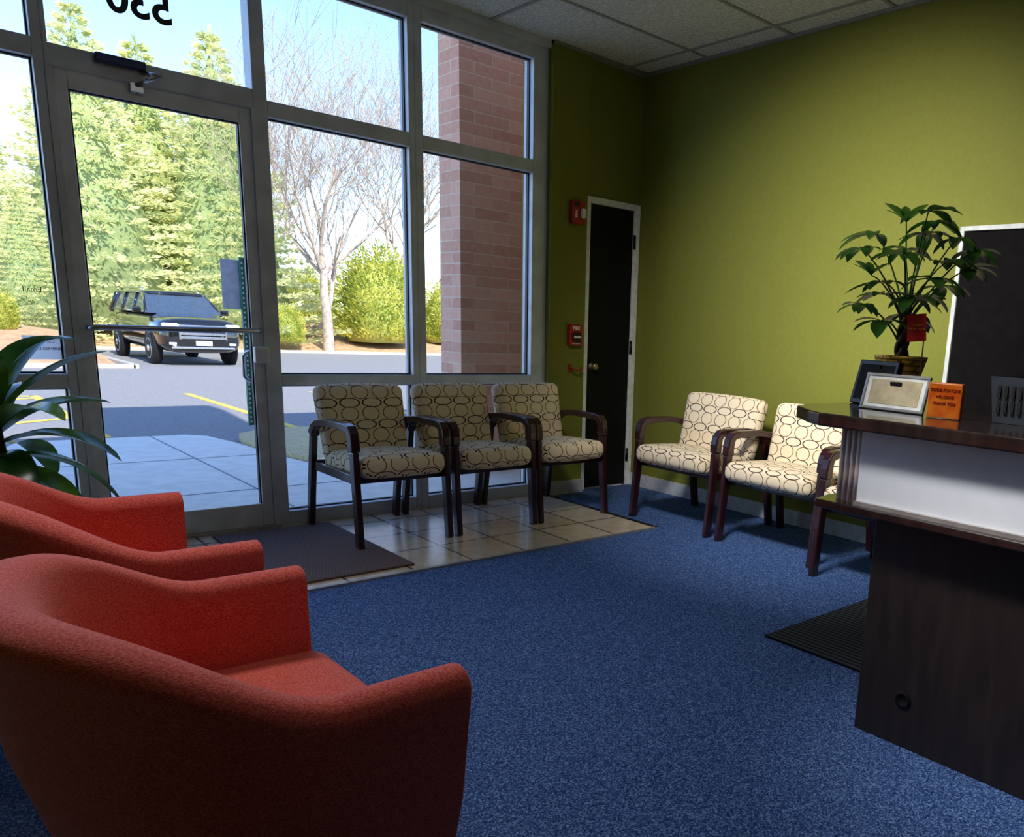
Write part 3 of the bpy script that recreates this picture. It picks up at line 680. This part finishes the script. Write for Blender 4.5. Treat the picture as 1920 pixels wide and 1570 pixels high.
box('bumper_trim',(-.62,.62,-2.50,-2.42,.38,.42),MCH,e,bevel=.01)
box('license_plate',(-.16,.16,-2.53,-2.48,.45,.55),MWHT,e,bevel=.005)
# ---- trees
MNE=leafmat('spruce_needles',(206,214,158),(250,246,190),1.6,.5,.9,.05); MNE2=leafmat('spruce_needles_warm',(196,206,142),(246,242,174),1.6,.5,.9,.05)
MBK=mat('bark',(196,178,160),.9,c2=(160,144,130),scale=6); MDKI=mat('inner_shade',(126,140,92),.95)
MSH=leafmat('shrub_leaf',(176,186,84),(230,226,124),2,.4,.8,.1)
def conifer(Ht,R,seed,m):
    rg=random.Random(seed); lv=[];lf=[]
    z=.15
    while z<Ht-.1:
        t=z/Ht; r=R*(1-t)**.88*(1+.14*rg.uniform(-1,1))+.08; nb=int(10+8*(1-t))
        for b in range(nb):
            a=2*math.pi*(b+rg.random())/nb; rr=r*rg.uniform(.80,1.18)
            dirv=Vector((math.cos(a),math.sin(a),0)); sd=Vector((-dirv.y,dirv.x,0))
            npt=max(3,int(rr/.18))
            for k in range(npt):
                s=(k+.8)/npt
                if s<.45: continue
                p=Vector((0,0,z))+dirv*rr*s+Vector((0,0,-.28*rr*s+.24*rr*s*s))
                wd=(1-s)*.28*rr+.10
                for q in range(9):
                    u=rg.uniform(-1,1)
                    off=sd*u*wd
                    d=(dirv*rg.uniform(.4,1)+sd*u*.9+Vector((0,0,rg.uniform(-.3,.55)))).normalized()
                    w=d.cross(Vector((rg.uniform(-.6,.6),rg.uniform(-1.2,-.2),rg.uniform(-.3,1)))).normalized()
                    blade(lv,lf,p+off+Vector((0,0,rg.uniform(-.05,.05))),d,w,rg.uniform(.14,.26),.034)
        z+=.26+.12*(1-t)
    for q in range(40):
        d=Vector((rg.uniform(-.4,.4),rg.uniform(-.4,.4),1)).normalized()
        blade(lv,lf,Vector((0,0,Ht-rg.uniform(.0,.7))),d,d.cross(Vector((1,0,0))).normalized(),.35,.03)
    e=empty('spruce_tree',(0,0,0))
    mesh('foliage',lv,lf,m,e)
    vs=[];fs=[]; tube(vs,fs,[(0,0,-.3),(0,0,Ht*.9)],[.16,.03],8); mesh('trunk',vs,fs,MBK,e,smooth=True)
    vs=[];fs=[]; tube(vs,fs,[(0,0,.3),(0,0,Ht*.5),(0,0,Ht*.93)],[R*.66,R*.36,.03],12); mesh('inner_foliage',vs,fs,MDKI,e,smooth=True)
    return e
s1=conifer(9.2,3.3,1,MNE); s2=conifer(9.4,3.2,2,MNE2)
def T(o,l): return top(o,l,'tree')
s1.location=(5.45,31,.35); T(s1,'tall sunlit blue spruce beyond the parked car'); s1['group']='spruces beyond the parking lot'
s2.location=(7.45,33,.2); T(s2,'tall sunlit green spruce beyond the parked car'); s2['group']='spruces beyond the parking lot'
for (x,y,sc,src,rz) in ((9.1,31.2,1.03,s1,2),(3.6,38,.80,s2,1),(3.4,28.4,.40,s1,2.5)):
    copytree(src,(x,y,.3),rz,(sc,sc,sc))
def bare(seed,Ht):
    rg=random.Random(seed); A=([],[]);Bq=([],[])
    def grow(p,d,L,r,lev):
        pts=[p];rs=[r];n=5 if lev<3 else 3;c=p.copy();dd=d.copy()
        for i in range(n):
            dd=(dd+Vector((rg.uniform(-1,1),rg.uniform(-1,1),rg.uniform(-.4,.8)))*(.12 if lev==0 else .2)).normalized(); c=c+dd*L/n; pts.append(c.copy()); rs.append(r*(1-.45*(i+1)/n))
        tgt=A if lev<2 else Bq
        tube(tgt[0],tgt[1],[tuple(x) for x in pts],rs,6 if lev<2 else 3,cap=False)
        if lev>=5: return
        nb={0:6,1:5,2:4,3:3,4:3}[lev]
        for k in range(nb):
            j=rg.randint(2 if lev<3 else 1,n); base=pts[j]; a=2*math.pi*(k+rg.random()*.8)/nb; sp=rg.uniform(.35,.95)
            ax=Vector((math.cos(a),math.sin(a),rg.uniform(0,.3))); nd=(dd*math.cos(sp)+ax*math.sin(sp)+Vector((0,0,.12))).normalized()
            grow(base,nd,L*rg.uniform(.66,.92),max(rs[j]*.58,.008),lev+1)
    grow(Vector((0,0,-.2)),Vector((0,0,1)),Ht*.25,.20,0)
    e=empty('bare_tree',(0,0,0)); mesh('trunk',A[0],A[1],MBK,e,smooth=True); mesh('branches',Bq[0],Bq[1],MBK,e,smooth=True); return e
b1=bare(11,12.5); b1.location=(11.2,27.9,.15); T(b1,'leafless deciduous tree with spreading pale branches'); b1['group']='bare trees beyond the parking lot'
b2=bare(23,14.5); b2.location=(16.5,33,.3); T(b2,'leafless deciduous tree with spreading pale branches'); b2['group']='bare trees beyond the parking lot'
for (x,y,sc,src,rz) in ((15.8,48,1.3,b1,2),(28,42,1.2,b1,4),(2.2,46,.9,b2,1)):
    copytree(src,(x,y,.3),rz,(sc,sc,sc))
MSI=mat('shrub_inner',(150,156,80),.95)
def shrub(name,rx,rz,seed,m,n=9000):
    rg=random.Random(seed); lv=[];lf=[]
    for i in range(n):
        a=rg.uniform(0,2*math.pi); u=rg.uniform(-.35,1); c=math.sqrt(max(0,1-u*u)); k=rg.uniform(.82,1.05)*(1+.12*math.sin(5*a+3*u))
        p=Vector((rx*c*math.cos(a)*k,rx*c*math.sin(a)*k,rz*(.35+.65*u)*k)); p.z=max(p.z,.03)
        d=(Vector((p.x/rx,p.y/rx,.5))+Vector((rg.uniform(-.7,.7),rg.uniform(-.7,.7),rg.uniform(-.4,.7)))).normalized()
        blade(lv,lf,p,d,d.cross(Vector((rg.uniform(-1,1),rg.uniform(-1,1),1))).normalized(),rg.uniform(.12,.24),.035)
    e=empty(name,(0,0,0)); mesh('foliage',lv,lf,m,e)
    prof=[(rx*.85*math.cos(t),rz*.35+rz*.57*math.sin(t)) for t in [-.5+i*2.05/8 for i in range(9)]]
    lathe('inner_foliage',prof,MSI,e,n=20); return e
h1=shrub('shrub',1.35,3.3,5,MSH); h1.location=(13.5,29.2,.05); top(h1,'large rounded yellow-green evergreen shrub','shrub','shrubs on the berm')
for (x,y,sc) in ((9.9,27.9,.35),(13.6,36,.8),(16.6,30.0,.7),(19.6,31.5,1.0),(23,33,1.0),(2.4,25.5,.3),(1.2,25,.3)):
    copytree(h1,(x,y,.15 if y>27.5 else .35),x,(sc,sc,sc))
# ---- far house
e=empty('house',(4.0,56,.8)); top(e,'tan house with a brown shingle roof beyond the trees','house')
box('wall',(-4,4,-3,3,0,3.4),mat('tan_siding',(205,180,150),.8),e)
prism('roof',[(-3.5,3.3),(0,6.0),(3.5,3.3)],-4.5,4.5,mat('brown_shingle',(190,145,120),.9,scale=8),e,axis='x')
for x in (-2.5,.8): box('window',(x,x+1.2,-3.05,-3,1.2,2.4),MCG,e)
# ------------------------------------------------------------------ lights
w=bpy.data.worlds.new('World'); S.world=w; w.use_nodes=True; nt=w.node_tree; bg=nt.nodes['Background']
sky=nt.nodes.new('ShaderNodeTexSky'); sky.sky_type='NISHITA'; sky.sun_disc=False; sky.sun_elevation=math.radians(40); sky.sun_rotation=math.radians(180); sky.air_density=1.0; sky.dust_density=.1; sky.ozone_density=3; sky.altitude=300
tint=nt.nodes.new('ShaderNodeMix'); tint.data_type='RGBA'; tint.blend_type='MULTIPLY'; tint.inputs[0].default_value=1; tint.inputs[7].default_value=(.78,.84,1.0,1)
nt.links.new(sky.outputs[0],tint.inputs[6]); nt.links.new(tint.outputs[2],bg.inputs['Color']); bg.inputs['Strength'].default_value=.46
L=bpy.data.lights.new('sun','SUN'); L.energy=8.5; L.angle=math.radians(.6); L.color=(1,.95,.86)
o=bpy.data.objects.new('sun',L); link(o); d=Vector((.10,1,-math.tan(math.radians(40)))).normalized(); o.rotation_euler=d.to_track_quat('-Z','Y').to_euler(); o.location=(0,-5,10)
def area(loc,aim,sx,sy,en,spread=180,col=(1,.98,.94)):  # unseen fill lamp added under the ceiling, not a fixture
    L=bpy.data.lights.new('added_fill_light','AREA'); L.shape='RECTANGLE'; L.size=sx; L.size_y=sy; L.energy=en; L.color=col; L.spread=math.radians(spread)
    o=bpy.data.objects.new('added_fill_light',L); link(o); o.location=loc
    o.rotation_euler=(Vector(aim)-Vector(loc)).to_track_quat('-Z','Y').to_euler()
area((1.7,2.1,2.95),(4.31,2.75,1.15),.6,.6,38,72)      # added fill, stands in for window glow on the green wall
area((.9,1.7,2.97),(2.1,.8,.95),.4,.4,5,40)          # added fill to brighten the white desk panel
area((.6,3.2,3.0),(.5,2.0,.6),.9,.6,14,110)  # added fill over the red tub chairs
area((1.7,1.3,3.0),(1.7,1.3,0),1.1,.6,5)  # weak added fill for the whole room
S.view_settings.view_transform='Standard'
# ------------------------------------------------------------------ camera
cd=bpy.data.cameras.new('camera'); cam=bpy.data.objects.new('camera',cd); link(cam)
Rm=Matrix(((.70723,.1166,-.69729),(-.70529,.18773,-.68362),(.05116,.97533,.21498)))
cam.matrix_world=Matrix.Translation((0,0,1.225))@Rm.to_4x4()
cd.sensor_fit='HORIZONTAL'; cd.sensor_width=36; cd.lens=1515/1920*36; cd.shift_x=(960-1277)/1920; cd.shift_y=(957-785)/1920; cd.clip_start=.02; cd.clip_end=500
S.camera=cam
